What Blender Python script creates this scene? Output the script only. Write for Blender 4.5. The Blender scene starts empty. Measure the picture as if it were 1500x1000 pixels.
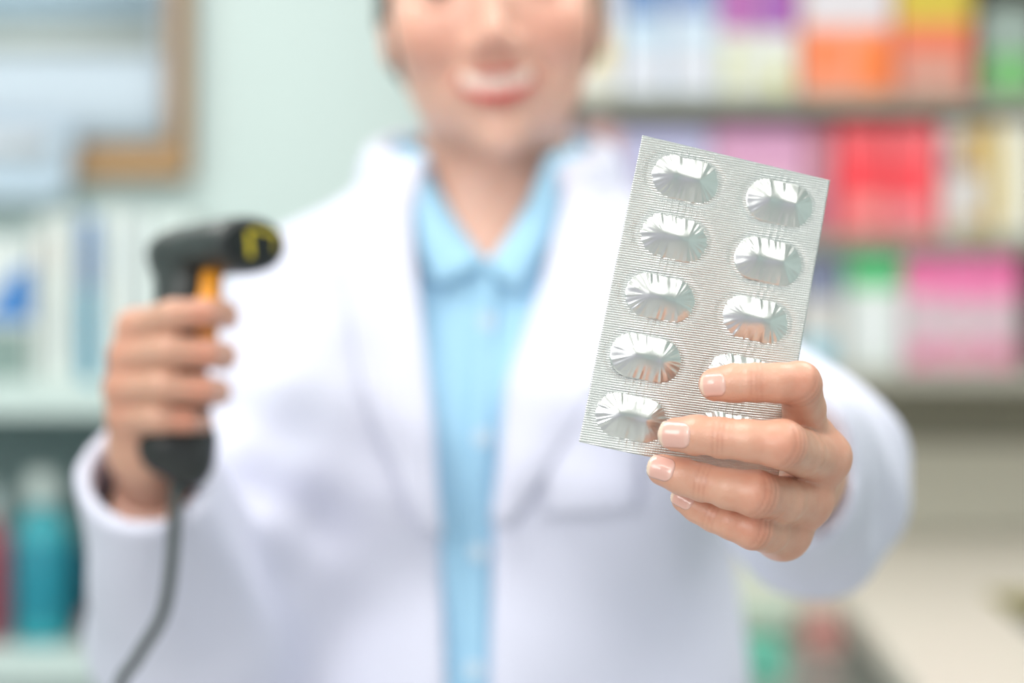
import bpy, math, random
import numpy as np
from mathutils import Vector

random.seed(4); RNG = np.random.default_rng(4)
S = bpy.context.scene
COL = S.collection

# ------------------------------------------------------------------ camera, world, lights
CAMZ, FPX = 1.28, 2916.67
cam = bpy.data.cameras.new('camera'); camo = bpy.data.objects.new('camera', cam); COL.objects.link(camo)
camo.location = (0, 0, CAMZ); camo.rotation_euler = (math.pi/2, 0, 0)
cam.lens = 70; cam.sensor_width = 36; cam.clip_start = 0.05
cam.dof.use_dof = True; cam.dof.focus_distance = 0.712; cam.dof.aperture_fstop = 3.3
cam.dof.aperture_blades = 0
S.camera = camo
S.view_settings.view_transform = 'Standard'; S.view_settings.look = 'None'
S.view_settings.gamma = 1.0; S.view_settings.use_curve_mapping = False
S.view_settings.exposure = -0.55
S.cycles.max_bounces = 6; S.cycles.use_denoising = True
S.cycles.sample_clamp_indirect = 6.0

W = bpy.data.worlds.new('assumed_fill'); S.world = W; W.use_nodes = True  # added even fill light, assumed to come through the room's open front
W.node_tree.nodes['Background'].inputs[0].default_value = (0.91, 0.90, 1.0, 1)
W.node_tree.nodes['Background'].inputs[1].default_value = 0.82

def area(name, loc, sx, sy, watts, color, aim=None):
    l = bpy.data.lights.new(name, 'AREA'); l.shape = 'RECTANGLE'; l.size = sx; l.size_y = sy
    l.energy = watts; l.color = color
    o = bpy.data.objects.new(name, l); COL.objects.link(o); o.location = loc
    if aim is not None:
        o.rotation_euler = (Vector(aim)-Vector(loc)).to_track_quat('-Z', 'Y').to_euler()
    return o
PANELS = [(-0.62, 0.62, 18), (0.85, 0.0, 9), (-0.9, 1.95, 15), (0.8, 1.35, 17), (-0.3, -1.2, 10)]  # assumed ceiling lamps, unseen, added to light from above
for (x, y, w) in PANELS:
    area('assumed_ceiling_lamp', (x, y, 2.585), 0.9, 0.6, w, (1.0, 0.985, 0.955))

area('assumed_key_lamp', (-1.3, -1.3, 2.0), 1.0, 1.0, 34, (1.0, 0.99, 0.97), (0.0, 1.2, 1.2))  # added key lamp, assumed from the front left; no window is built

# ------------------------------------------------------------------ helpers
def lin(c):
    out = []
    for v in c:
        v = v/255.0
        out.append(v/12.92 if v <= 0.04045 else ((v+0.055)/1.055)**2.4)
    return out
def P(px, py, D):
    return np.array([(px-750)/FPX*D, D, CAMZ-(py-500)/FPX*D])
MATS = {}
def mat(rgb, rough=0.55, metal=0.0, noise=0.0, scale=40.0, bump=0.0, coat=0.0, name=None, emit=0.0):
    key = (tuple(rgb), rough, metal, noise, scale, bump, coat, name, emit)
    if key in MATS: return MATS[key]
    m = bpy.data.materials.new(name or 'finish'); m.use_nodes = True
    nt = m.node_tree; b = nt.nodes['Principled BSDF']
    c = lin(rgb)
    b.inputs['Roughness'].default_value = rough; b.inputs['Metallic'].default_value = metal
    b.inputs['Coat Weight'].default_value = coat
    if emit:
        b.inputs['Emission Color'].default_value = (*c, 1); b.inputs['Emission Strength'].default_value = emit
    if noise > 0 or bump > 0:
        tc = nt.nodes.new('ShaderNodeTexCoord'); n = nt.nodes.new('ShaderNodeTexNoise')
        n.inputs['Scale'].default_value = scale; n.inputs['Detail'].default_value = 4
        nt.links.new(tc.outputs['Object'], n.inputs['Vector'])
        r = nt.nodes.new('ShaderNodeMix'); r.data_type = 'RGBA'
        r.inputs['A'].default_value = (*[max(0, v*(1-noise)) for v in c], 1)
        r.inputs['B'].default_value = (*[min(1, v*(1+noise)) for v in c], 1)
        nt.links.new(n.outputs['Fac'], r.inputs['Factor']); nt.links.new(r.outputs['Result'], b.inputs['Base Color'])
        if bump > 0:
            bp = nt.nodes.new('ShaderNodeBump'); bp.inputs['Strength'].default_value = bump; bp.inputs['Distance'].default_value = 0.002
            nt.links.new(n.outputs['Fac'], bp.inputs['Height']); nt.links.new(bp.outputs['Normal'], b.inputs['Normal'])
    else:
        b.inputs['Base Color'].default_value = (*c, 1)
    MATS[key] = m
    return m

def thing(name, label, cat, loc=(0, 0, 0), group=None):
    o = bpy.data.objects.new(name, None); COL.objects.link(o); o.location = loc; o.empty_display_size = 0.02
    return tag(o, label, cat, group)
def tag(o, label, cat, group=None):
    o['label'] = label; o['category'] = cat
    if group: o['group'] = group
    return o
def origin_of(o):
    v = Vector((0, 0, 0))
    while o is not None:
        v = v + o.location; o = o.parent
    return np.array(v)
def mesh_obj(name, verts, faces, m, parent=None, smooth=True, loc=None, midx=None, color=None, uv=None):
    """verts are in world coordinates; the object keeps its origin at its parent (or at loc)."""
    V = np.asarray(verts, dtype=np.float64)
    base = origin_of(parent) if parent is not None else np.zeros(3)
    off = np.array(loc) if loc is not None else base
    me = bpy.data.meshes.new(name)
    if isinstance(faces, np.ndarray):
        n, k = faces.shape
        me.vertices.add(len(V)); me.vertices.foreach_set('co', (V-off).ravel())
        me.loops.add(n*k); me.loops.foreach_set('vertex_index', faces.ravel().astype(np.int32))
        me.polygons.add(n); me.polygons.foreach_set('loop_start', np.arange(0, n*k, k, dtype=np.int32))
        me.polygons.foreach_set('loop_total', np.full(n, k, dtype=np.int32))
        me.update(calc_edges=True); me.validate()
    else:
        me.from_pydata([tuple(v) for v in (V-off)], [], faces); me.update()
    for mm in (m if isinstance(m, (list, tuple)) else [m]): me.materials.append(mm)
    if midx is not None: me.polygons.foreach_set('material_index', np.asarray(midx, dtype=np.int32))
    me.polygons.foreach_set('use_smooth', np.full(len(me.polygons), smooth, dtype=bool))
    if color is not None:
        a = me.color_attributes.new('Col', 'FLOAT_COLOR', 'POINT')
        a.data.foreach_set('color', np.concatenate([color, np.ones((len(V), 1))], 1).astype(np.float32).ravel())
    if uv is not None:
        l = me.uv_layers.new(name='UVMap'); idx = np.zeros(len(me.loops), dtype=np.int32); me.loops.foreach_get('vertex_index', idx)
        l.data.foreach_set('uv', np.asarray(uv)[idx].astype(np.float32).ravel())
    o = bpy.data.objects.new(name, me); COL.objects.link(o)
    if parent is not None: o.parent = parent
    o.location = off-base if parent is not None else off
    return o
def bevel(o, w, seg=2):
    b = o.modifiers.new('edge', 'BEVEL'); b.width = w; b.segments = seg; b.limit_method = 'ANGLE'
    return o
BOXF = [(0, 3, 2, 1), (4, 5, 6, 7), (0, 1, 5, 4), (1, 2, 6, 5), (2, 3, 7, 6), (3, 0, 4, 7)]
def box(name, lo, hi, m, parent=None, bv=0.0, loc=None):
    (a, b, c), (d, e, f) = lo, hi
    v = [(a, b, c), (d, b, c), (d, e, c), (a, e, c), (a, b, f), (d, b, f), (d, e, f), (a, e, f)]
    o = mesh_obj(name, v, BOXF, m, parent, smooth=False, loc=loc)
    if bv: bevel(o, bv)
    return o
def structure(o):
    o['kind'] = 'structure'; return o
def lathe(name, prof, c, m, parent, n=28, sx=1.0, sy=1.0):
    v = []; f = []
    for (r, z) in prof:
        for k in range(n):
            a = 2*math.pi*k/n; v.append((c[0]+r*sx*math.cos(a), c[1]+r*sy*math.sin(a), c[2]+z))
    for i in range(len(prof)-1):
        for k in range(n):
            f.append((i*n+k, i*n+(k+1) % n, (i+1)*n+(k+1) % n, (i+1)*n+k))
    f.append(tuple(range(n-1, -1, -1))); f.append(tuple((len(prof)-1)*n+k for k in range(n)))
    o = mesh_obj(name, v, f, m, parent); 
    return o
def tube(name, pts, r, m, parent, n=12, res=60):
    pts = [np.array(p, float) for p in pts]; L = len(pts)
    dense = []
    for i in range(res+1):
        t = i/res*(L-1); k = min(int(t), L-2); u = t-k
        p0, p1, p2, p3 = pts[max(k-1, 0)], pts[k], pts[k+1], pts[min(k+2, L-1)]
        dense.append(0.5*((2*p1)+(-p0+p2)*u+(2*p0-5*p1+4*p2-p3)*u*u+(-p0+3*p1-3*p2+p3)*u**3))
    v = []; f = []; up = np.array([0.3, 1, 0.1])
    for i, p in enumerate(dense):
        t = dense[min(i+1, res)]-dense[max(i-1, 0)]; t /= np.linalg.norm(t)
        a = np.cross(up, t); a /= np.linalg.norm(a); b = np.cross(t, a)
        for k in range(n):
            an = 2*math.pi*k/n; v.append(p+r*(math.cos(an)*a+math.sin(an)*b))
    for i in range(res):
        for k in range(n): f.append((i*n+k, i*n+(k+1) % n, (i+1)*n+(k+1) % n, (i+1)*n+k))
    f.append(tuple(range(n-1, -1, -1))); f.append(tuple(res*n+k for k in range(n)))
    return mesh_obj(name, v, f, m, parent)

# ---- signed distance fields and naive surface nets
def length(x, y, z): return np.sqrt(x*x+y*y+z*z)
def smin(a, b, k):
    h = np.clip(0.5+0.5*(b-a)/k, 0, 1); return b+(a-b)*h-k*h*(1-h)
def smax(a, b, k): return -smin(-a, -b, k)
def cap(G, a, b, ra, rb):
    X, Y, Z = G; d = [float(b[i]-a[i]) for i in range(3)]; L2 = sum(t*t for t in d)+1e-12
    px, py, pz = X-float(a[0]), Y-float(a[1]), Z-float(a[2])
    h = np.clip((px*d[0]+py*d[1]+pz*d[2])/L2, 0, 1)
    return length(px-h*d[0], py-h*d[1], pz-h*d[2])-(ra+(rb-ra)*h)
def sph(G, c, r):
    return length(G[0]-float(c[0]), G[1]-float(c[1]), G[2]-float(c[2]))-r
def ell(G, c, r):
    x, y, z = G[0]-float(c[0]), G[1]-float(c[1]), G[2]-float(c[2])
    k0 = length(x/r[0], y/r[1], z/r[2]); k1 = length(x/r[0]**2, y/r[1]**2, z/r[2]**2)+1e-9
    return k0*(k0-1)/k1
def grid(lo, hi, h):
    ax = [np.arange(lo[i], hi[i]+h, h, dtype=np.float32) for i in range(3)]
    return np.meshgrid(*ax, indexing='ij', sparse=True), np.array(lo), h
def nets(F, lo, h):
    F = np.ascontiguousarray(F); s = F < 0; n = [d-1 for d in F.shape]
    cnt = np.zeros(n, dtype=np.int8)
    C = [(i, j, k) for i in (0, 1) for j in (0, 1) for k in (0, 1)]
    for (i, j, k) in C: cnt += s[i:i+n[0], j:j+n[1], k:k+n[2]]
    act = (cnt > 0) & (cnt < 8); I = np.argwhere(act)
    idx = np.full(n, -1, dtype=np.int64); idx[act] = np.arange(len(I))
    vals = {c: F[I[:, 0]+c[0], I[:, 1]+c[1], I[:, 2]+c[2]].astype(np.float64) for c in C}
    acc = np.zeros((len(I), 3)); w = np.zeros(len(I))
    for c in C:
        for ax in range(3):
            if c[ax] == 1: continue
            c2 = list(c); c2[ax] = 1; a, b = vals[c], vals[tuple(c2)]
            cr = (a < 0) != (b < 0); t = np.where(cr, a/np.where(cr, a-b, 1), 0)
            p = np.tile(np.array(c, float), (len(I), 1)); p[:, ax] = t
            acc += p*cr[:, None]; w += cr
    V = (I+acc/w[:, None])*h+lo
    faces = []
    for ax in range(3):
        u, v = [(1, 2), (2, 0), (0, 1)][ax]
        sl0 = [slice(1, -1)]*3; sl1 = [slice(1, -1)]*3; sl0[ax] = slice(0, -1); sl1[ax] = slice(1, None)
        a, b = s[tuple(sl0)], s[tuple(sl1)]
        for flip, ch in ((False, a & ~b), (True, ~a & b)):
            E = np.argwhere(ch)
            if not len(E): continue
            E = E+1; E[:, ax] -= 1
            def cell(du, dv):
                q = E.copy(); q[:, u] -= du; q[:, v] -= dv; return idx[q[:, 0], q[:, 1], q[:, 2]]
            Q = np.stack([cell(1, 1), cell(0, 1), cell(0, 0), cell(1, 0)], 1)
            faces.append(Q[:, ::-1] if flip else Q)
    return V, np.concatenate(faces)
def relax(V, Fc, it=1, k=0.5):
    E = np.concatenate([Fc[:, [0, 1]], Fc[:, [1, 2]], Fc[:, [2, 3]], Fc[:, [3, 0]]]); E = np.concatenate([E, E[:, ::-1]])
    for _ in range(it):
        s = np.zeros_like(V); c = np.zeros(len(V))
        np.add.at(s, E[:, 0], V[E[:, 1]]); np.add.at(c, E[:, 0], 1)
        V = V+k*(s/c[:, None]-V)
    return V
def ptsG(V):
    V = np.asarray(V); return [V[:, 0], V[:, 1], V[:, 2]]
def project(sdf, X, Z, y0, steps=70, k=0.7):
    Y = np.full_like(X, y0)
    for _ in range(steps): Y = Y+k*np.clip(sdf([X, Y, Z]), -0.02, 0.05)
    return Y
def patch(name, sdf, curveA, curveB, nu, nv, y0, off, thick, m, parent, puff=0.0):
    """cloth panel between two edge polylines (x,z), laid on a surface, `off` in front of it"""
    def res(c, n):
        c = np.array(c, float); s = np.concatenate([[0], np.cumsum(np.linalg.norm(np.diff(c, axis=0), axis=1))]); t = np.linspace(0, s[-1], n)
        return np.stack([np.interp(t, s, c[:, 0]), np.interp(t, s, c[:, 1])], 1)
    A, B = res(curveA, nv), res(curveB, nv); u = np.linspace(0, 1, nu)[None, :, None]
    Q = A[:, None]*(1-u)+B[:, None]*u
    X, Z = Q[..., 0].ravel(), Q[..., 1].ravel(); Y = project(sdf, X, Z, y0)-off
    if puff:
        uu = np.tile(np.linspace(0, 1, nu), nv); Y = Y-puff*np.sin(np.pi*uu)
    V = np.stack([X, Y, Z], 1); f = []
    for i in range(nv-1):
        for j in range(nu-1): f.append((i*nu+j, i*nu+j+1, (i+1)*nu+j+1, (i+1)*nu+j))
    o = mesh_obj(name, V, f, m, parent)
    so = o.modifiers.new('cloth', 'SOLIDIFY'); so.thickness = thick; so.offset = 0
    return o

# ------------------------------------------------------------------ the room
M_wall = mat((212, 228, 226), 0.6, noise=0.02, scale=3)
M_floor = mat((206, 206, 204), 0.35, noise=0.05, scale=6)
M_ceil = mat((235, 236, 232), 0.8)
structure(box('floor', (-2.6, -3.0, -0.05), (2.6, 3.0, 0.0), M_floor))
structure(box('wall_back', (-2.6, 2.86, 0.0), (2.6, 2.96, 2.6), M_wall))
structure(box('wall_left', (-2.6, -3.0, 0.0), (-2.5, 2.86, 2.6), M_wall))
structure(box('wall_right', (2.5, -3.0, 0.0), (2.6, 2.86, 2.6), M_wall))
structure(box('ceiling', (-2.6, -3.0, 2.6), (2.6, 3.0, 2.68), M_ceil))
for i, (x, y, w) in enumerate(PANELS):
    pass

# ------------------------------------------------------------------ cork board with papers
def board():
    D = 2.84
    t = thing('cork_board', 'cork notice board in a tan wooden frame, half covered by papers, on the mint wall', 'board', tuple(P(100, 100, D)))
    a, b = P(-260, 262, D), P(278, -420, D)
    cork = mat((190, 154, 112), 0.9, noise=0.18, scale=160, bump=0.4)
    wood = mat((178, 140, 98), 0.5, noise=0.12, scale=30)
    box('cork_panel', (a[0], D-0.012, a[2]), (b[0], D+0.018, b[2]), cork, t)
    w = 0.022
    for (lo, hi) in (((a[0], a[2]), (b[0], a[2]+w)), ((a[0], b[2]-w), (b[0], b[2])), ((a[0], a[2]+w), (a[0]+w, b[2]-w)), ((b[0]-w, a[2]+w), (b[0], b[2]-w))):
        box('frame_rail', (lo[0], D-0.022, lo[1]), (hi[0], D+0.018, hi[1]), wood, t, bv=0.002)
def paper(x0, x1, y0, y1, D, rgb, label, blocks, tilt=0.0):
    a, b = P(x0, y1, D), P(x1, y0, D)
    n = 10; v = []; f = []
    for i in range(n+1):
        for j in range(n+1):
            u, w = i/n, j/n
            v.append((a[0]+(b[0]-a[0])*u+tilt*(w-0.5), D-0.006-0.004*math.sin(3*u)*(1-w)**2, a[2]+(b[2]-a[2])*w))
    for i in range(n):
        for j in range(n): f.append((i*(n+1)+j, (i+1)*(n+1)+j, (i+1)*(n+1)+j+1, i*(n+1)+j+1))
    o = mesh_obj('notice_paper', v, f, mat(rgb, 0.7), loc=tuple(P((x0+x1)/2, (y0+y1)/2, D)))
    so = o.modifiers.new('sheet', 'SOLIDIFY'); so.thickness = 0.0006; so.offset = 0
    tag(o, label, 'paper', 'papers on the notice board')
    for (u0, u1, w0, w1, c) in blocks:
        q = []
        for (u, w) in ((u0, w0), (u1, w0), (u1, w1), (u0, w1)):
            q.append((a[0]+(b[0]-a[0])*u+tilt*(w-0.5), D-0.0115, a[2]+(b[2]-a[2])*w))
        e = mesh_obj('printed_block', q, [(0, 1, 2, 3)], mat(c, 0.7), o)
        so = e.modifiers.new('sheet', 'SOLIDIFY'); so.thickness = 0.0006; so.offset = 0
    return o
board()
paper(-150, 246, -330, 208, 2.826, (200, 213, 226), 'large pale blue paper pinned over the corner of the cork board',
      [(0.05, 0.97, 0.24, 0.31, (186, 194, 190)), (0.05, 0.97, 0.31, 0.45, (160, 182, 196))])
paper(-120, 108, 180, 295, 2.80, (188, 206, 222), 'small blue-grey paper hanging below the bottom edge of the cork board',
      [(0.1, 0.85, 0.55, 0.85, (206, 210, 216))], tilt=0.012)

# ------------------------------------------------------------------ shelving
def carton(label, x0, x1, y0, zb, D, depth, side, prints, group):
    zb = zb+0.0005
    """carton whose front spans photo columns x0..x1 at depth D, from photo row y0 down to height zb"""
    xa, xb = P(x0, 0, D)[0]+0.001, P(x1, 0, D)[0]-0.001; zt = P(0, y0, D)[2]
    t = thing('carton', label, 'box', ((xa+xb)/2, D+depth/2, zb), group)
    box('box_body', (xa, D, zb), (xb, D+depth, zt), mat(side, 0.45), t, bv=0.0012)
    box('lid_flap', (xa+0.002, D+0.003, zt-0.0004), (xb-0.002, D+depth*0.8, zt+0.0008), mat(side, 0.45), t)
    for (u0, u1, w0, w1, c) in prints:   # fractions from left, from top
        h = zt-zb
        box('printed_panel', (xa+0.0015+(xb-xa-0.003)*u0, D-0.0006, zt-0.001-(h-0.002)*w1), (xa+0.0015+(xb-xa-0.003)*u1, D+0.001, zt-0.001-(h-0.002)*w0), mat(c, 0.4), t)
    return t
M_shelf = mat((150, 152, 138), 0.5, noise=0.03, scale=20)
M_shelfp = mat((178, 176, 165), 0.5)
SD = 2.58
zs = [P(0, 138, SD)[2], P(0, 342, SD)[2], P(0, 541, SD)[2]]
def right_shelves():
    t = thing('shelf_unit', 'olive grey open shelving full of medicine boxes on the back wall', 'shelf', (0.62, 2.72, 1.0))
    xl, xr = P(775, 0, SD)[0], 1.6
    box('back_panel', (xl, 2.835, 1.135), (xr, 2.858, 2.0), mat((158, 156, 140), 0.6), t)
    for z in zs + [zs[0]+0.20]:
        box('shelf_board', (xl+0.0195, SD, z-0.02), (xr-0.0195, 2.834, z), M_shelf, t, bv=0.0015)
        box('price_rail', (xl+0.02, SD-0.007, z-0.022), (xr-0.02, SD-0.0005, z-0.001), M_shelfp if z == zs[2] else M_shelf, t)
    for x in (xl, xr-0.019):
        box('side_panel', (x, SD, 1.135), (x+0.019, 2.834, 2.0), M_shelf, t, bv=0.001)
right_shelves()
G1, G2, G3 = 'cartons on the top visible shelf', 'cartons on the middle shelf', 'cartons on the lowest shelf'
BD = SD+0.012
WHT = (236, 238, 234)
for a in [
    ('white carton with a yellow patch beside the woman\'s cheek on the top shelf', 842, 904, -30, (240, 238, 228), [(0.2, 0.9, 0.52, 0.74, (238, 205, 120)), (0.1, 0.9, 0.05, 0.45, (228, 226, 240))]),
    ('pale blue carton with a dark blue head, left of its pair on the top shelf', 908, 978, -40, (222, 230, 244), [(0.02, 0.98, 0.0, 0.36, (112, 146, 196)), (0.1, 0.9, 0.4, 0.62, (198, 222, 240)), (0.2, 0.8, 0.7, 0.86, (226, 222, 228))]),
    ('pale blue carton with a dark blue head, next to the purple cartons', 981, 1052, -40, (222, 230, 244), [(0.02, 0.98, 0.0, 0.33, (122, 150, 200)), (0.1, 0.9, 0.42, 0.6, (204, 224, 240)), (0.2, 0.8, 0.68, 0.86, (228, 224, 228))]),
    ('white carton with magenta top half, left of its purple pair', 1055, 1108, -45, (236, 238, 228), [(0.0, 1.0, 0.0, 0.5, (188, 98, 180)), (0.1, 0.5, 0.6, 0.95, (226, 226, 180))]),
    ('white carton with violet top half, right of its magenta pair', 1111, 1166, -45, (236, 238, 228), [(0.0, 1.0, 0.0, 0.5, (168, 92, 184)), (0.2, 0.8, 0.8, 0.97, (222, 220, 150))]),
    ('white carton with orange flame shapes on the top shelf', 1172, 1308, -35, (250, 158, 124), [(0.0, 1.0, 0.0, 0.42, (226, 220, 226)), (0.12, 0.42, 0.5, 0.82, (255, 128, 66)), (0.62, 0.98, 0.5, 0.95, (255, 132, 62))]),
    ('salmon carton with a yellow top band on the top shelf', 1312, 1425, -30, (226, 128, 104), [(0.0, 1.0, 0.0, 0.38, (214, 190, 66)), (0.0, 1.0, 0.38, 0.62, (240, 124, 92)), (0.08, 0.9, 0.68, 0.95, (214, 160, 144))]),
    ('grey-green carton with a bright green lower half at the end of the top shelf', 1440, 1520, 10, (150, 166, 160), [(0.02, 0.98, 0.52, 0.98, (128, 196, 124)), (0.35, 0.42, 0.1, 0.9, (186, 210, 190))]),
]:
    carton(a[0], a[1], a[2], a[3], zs[0], BD, 0.12, a[4], a[5], G1)
for a in [
    ('pale pink carton behind the woman\'s shoulder on the middle shelf', 850, 905, 182, (232, 206, 214), [(0.1, 0.9, 0.05, 0.3, (238, 182, 172)), (0.1, 0.9, 0.5, 0.9, (226, 224, 240))]),
    ('lilac carton behind the top corner of the blister pack', 908, 1040, 190, (206, 204, 234), [(0.1, 0.9, 0.08, 0.3, (186, 186, 224)), (0.1, 0.6, 0.5, 0.9, (222, 220, 242))]),
    ('broad pink carton behind the top edge of the blister pack', 1044, 1182, 188, (224, 168, 200), [(0.08, 0.92, 0.06, 0.2, (206, 150, 190)), (0.1, 0.9, 0.5, 0.9, (232, 196, 216))]),
    ('dull rose filler for the dark gap at the right edge of the blister pack', 1186, 1220, 186, (200, 128, 146), [(0.1, 0.9, 0.2, 0.5, (214, 150, 164))]),  # added block where a dark gap lies, its shade put into the colour
    ('bright red carton, left of the red pair on the middle shelf', 1224, 1298, 184, (244, 98, 106), [(0.05, 0.95, 0.3, 0.62, (255, 70, 80)), (0.3, 0.95, 0.66, 0.92, (250, 152, 150))]),
    ('bright red carton, right of the red pair on the middle shelf', 1301, 1376, 184, (246, 108, 116), [(0.05, 0.8, 0.3, 0.66, (255, 74, 84)), (0.05, 0.7, 0.7, 0.92, (244, 150, 156))]),
    ('white carton with a dark patch and an ochre strip on the middle shelf', 1380, 1440, 184, (222, 216, 214), [(0.05, 0.5, 0.22, 0.45, (140, 116, 130)), (0.55, 0.98, 0.02, 0.42, (214, 172, 68)), (0.5, 0.95, 0.85, 0.99, (206, 170, 90))]),
    ('cream carton with a yellow side strip at the end of the middle shelf', 1444, 1520, 178, (236, 234, 222), [(0.0, 0.18, 0.0, 1.0, (222, 180, 60)), (0.3, 0.5, 0.1, 0.9, (224, 208, 150))]),
]:
    carton(a[0], a[1], a[2], a[3], zs[1], BD, 0.12, a[4], a[5], G2)
for a in [
    ('white carton with a slate blue head beside the blister pack on the lowest shelf', 1168, 1234, 374, (216, 214, 212), [(0.0, 1.0, 0.0, 0.38, (130, 138, 166)), (0.1, 0.8, 0.72, 0.98, (150, 208, 228))]),
    ('white carton with a green top on the lowest shelf', 1240, 1322, 371, (226, 234, 230), [(0.0, 1.0, 0.0, 0.3, (92, 206, 134)), (0.1, 0.9, 0.4, 0.9, (232, 238, 240))]),
    ('pink carton beside the green topped one, leftmost of the three pink ones', 1327, 1379, 371, (240, 196, 216), [(0.0, 1.0, 0.0, 0.36, (255, 128, 184)), (0.2, 0.8, 0.42, 0.72, (206, 204, 204)), (0.1, 0.9, 0.8, 0.98, (226, 130, 160))]),
    ('pink carton in the middle of the three pink ones', 1382, 1435, 371, (240, 198, 218), [(0.0, 1.0, 0.0, 0.4, (255, 132, 188)), (0.2, 0.8, 0.46, 0.7, (200, 204, 200)), (0.1, 0.9, 0.78, 0.98, (230, 150, 170))]),
    ('pink carton at the right end of the three pink ones', 1438, 1492, 371, (240, 194, 214), [(0.0, 1.0, 0.0, 0.38, (255, 128, 186)), (0.25, 0.8, 0.44, 0.72, (202, 200, 200)), (0.1, 0.9, 0.8, 0.98, (222, 128, 156))]),
]:
    carton(a[0], a[1], a[2], a[3], zs[2], BD, 0.12, a[4], a[5], G3)

# back counter: cream top with a limb towards the camera, grey glass either side
CZ = 1.01
def counter():
    t = thing('counter', 'cream topped counter with a narrow limb, under the right hand shelves', 'counter', (0.7, 2.4, 0.0))
    cream = mat((226, 218, 206), 0.35, noise=0.02, scale=8)
    base = mat((200, 198, 186), 0.5)
    edge = mat((160, 150, 96), 0.5)
    v = [(0.10, 2.18), (0.358, 2.18), (0.292, 1.2), (0.425, 1.2), (0.512, 2.18), (1.7, 2.18), (1.7, 2.832), (0.10, 2.832)]
    V = [(x, y, CZ-0.028) for x, y in v]+[(x, y, CZ) for x, y in v]; n = len(v)
    F = [tuple(range(n-1, -1, -1)), tuple(n+i for i in range(n))]+[(i, (i+1) % n, n+(i+1) % n, n+i) for i in range(n)]
    bevel(mesh_obj('worktop', V, F, cream, t, smooth=False), 0.003)
    box('lightening_panel', (0.45, 2.834, CZ+0.001), (1.7, 2.856, 1.133), mat((240, 236, 220), 0.5), t)  # pale panel added to lighten the shaded wall under the shelves
    box('edge_strip', (0.514, 2.172, CZ-0.026), (1.7, 2.179, CZ-0.004), edge, t)
    box('cabinet_base', (0.12, 2.2, 0.0), (1.68, 2.82, CZ-0.029), base, t)
    box('limb_base', (0.365, 1.25, 0.0), (0.42, 2.199, CZ-0.029), base, t)
counter()
def glass_case(name, x0, x1, y0, y1, z, label):
    t = thing(name, label, 'display case', ((x0+x1)/2, (y0+y1)/2, 0))
    g = bpy.data.materials.get('case_glass')
    if g is None:
        g = bpy.data.materials.new('case_glass'); g.use_nodes = True; nt = g.node_tree; nt.nodes.clear()
        o = nt.nodes.new('ShaderNodeOutputMaterial'); mx = nt.nodes.new('ShaderNodeMixShader'); tr = nt.nodes.new('ShaderNodeBsdfTransparent')
        gl = nt.nodes.new('ShaderNodeBsdfGlossy'); gl.inputs['Roughness'].default_value = 0.06; tr.inputs[0].default_value = (0.95, 0.97, 0.96, 1)
        mx.inputs[0].default_value = 0.25; nt.links.new(tr.outputs[0], mx.inputs[1]); nt.links.new(gl.outputs[0], mx.inputs[2]); nt.links.new(mx.outputs[0], o.inputs[0])
    al = mat((150, 152, 150), 0.35, metal=0.6)
    box('case_body', (x0, y0, 0), (x1, y1, z-0.03), mat((206, 208, 207), 0.4), t)
    box('glass_top', (x0, y0, z-0.008), (x1, y1, z), g, t)
    for (a, b) in ((x0, x0+0.008), (x1-0.008, x1)):
        box('side_rail', (a, y0, z-0.0295), (b, y1, z-0.009), al, t)
glass_case('display_case', 0.115, 0.358, 1.6, 2.165, 0.98, 'grey glass topped display case left of the cream counter limb')
glass_case('display_case', 0.53, 1.3, 1.3, 2.16, 0.93, 'grey glass topped display case right of the cream counter limb')
def small_box(x0, x1, y0, D, zb, depth, c, prints, label):
    return carton(label, x0, x1, y0, zb, D, depth, c, prints, 'goods on the display case')
small_box(1040, 1166, 838, 2.08, 0.98, 0.055, (222, 228, 212), [(0.05, 0.95, 0.68, 0.95, (176, 206, 188))], 'off-white carton on the grey display case by the coat')
small_box(1090, 1152, 946, 1.75, 0.98, 0.06, (104, 196, 170), [(0.2, 0.8, 0.2, 0.8, (128, 206, 184))], 'small teal green carton in front of the off-white carton')
small_box(1182, 1236, 905, 1.90, 0.98, 0.05, (198, 146, 138), [(0.1, 0.9, 0.2, 0.7, (190, 132, 126))], 'dull red carton by the cream counter limb')

# left shelf
LD = 2.20
lz1, lz0 = P(0, 562, LD)[2], P(0, 955, LD)[2]
def left_shelves():
    t = thing('shelf_unit', 'pale mint shelving with a dark lower bay behind the scanner hand', 'shelf', (-0.8, 2.4, 0))
    xl, xr = -1.25, -0.30
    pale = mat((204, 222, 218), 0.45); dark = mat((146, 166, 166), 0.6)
    box('shelf_board', (xl, LD, lz1-0.036), (xr, 2.62, lz1), pale, t, bv=0.003)
    box('shelf_board', (xl, LD, lz0-0.036), (xr, 2.62, lz0), pale, t, bv=0.003)
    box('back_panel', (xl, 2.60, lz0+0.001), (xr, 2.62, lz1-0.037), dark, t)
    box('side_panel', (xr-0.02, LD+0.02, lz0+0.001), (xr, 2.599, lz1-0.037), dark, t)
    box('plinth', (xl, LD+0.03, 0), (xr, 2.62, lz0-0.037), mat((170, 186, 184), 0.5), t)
left_shelves()
GL = 'goods on the mint shelf'
BL = LD+0.03
carton('white carton with a blue slanted corner on the mint shelf', -60, 48, 352, lz1, BL, 0.14, (218, 226, 224), [(0.0, 0.98, 0.62, 0.985, (128, 152, 146))], GL)
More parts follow.
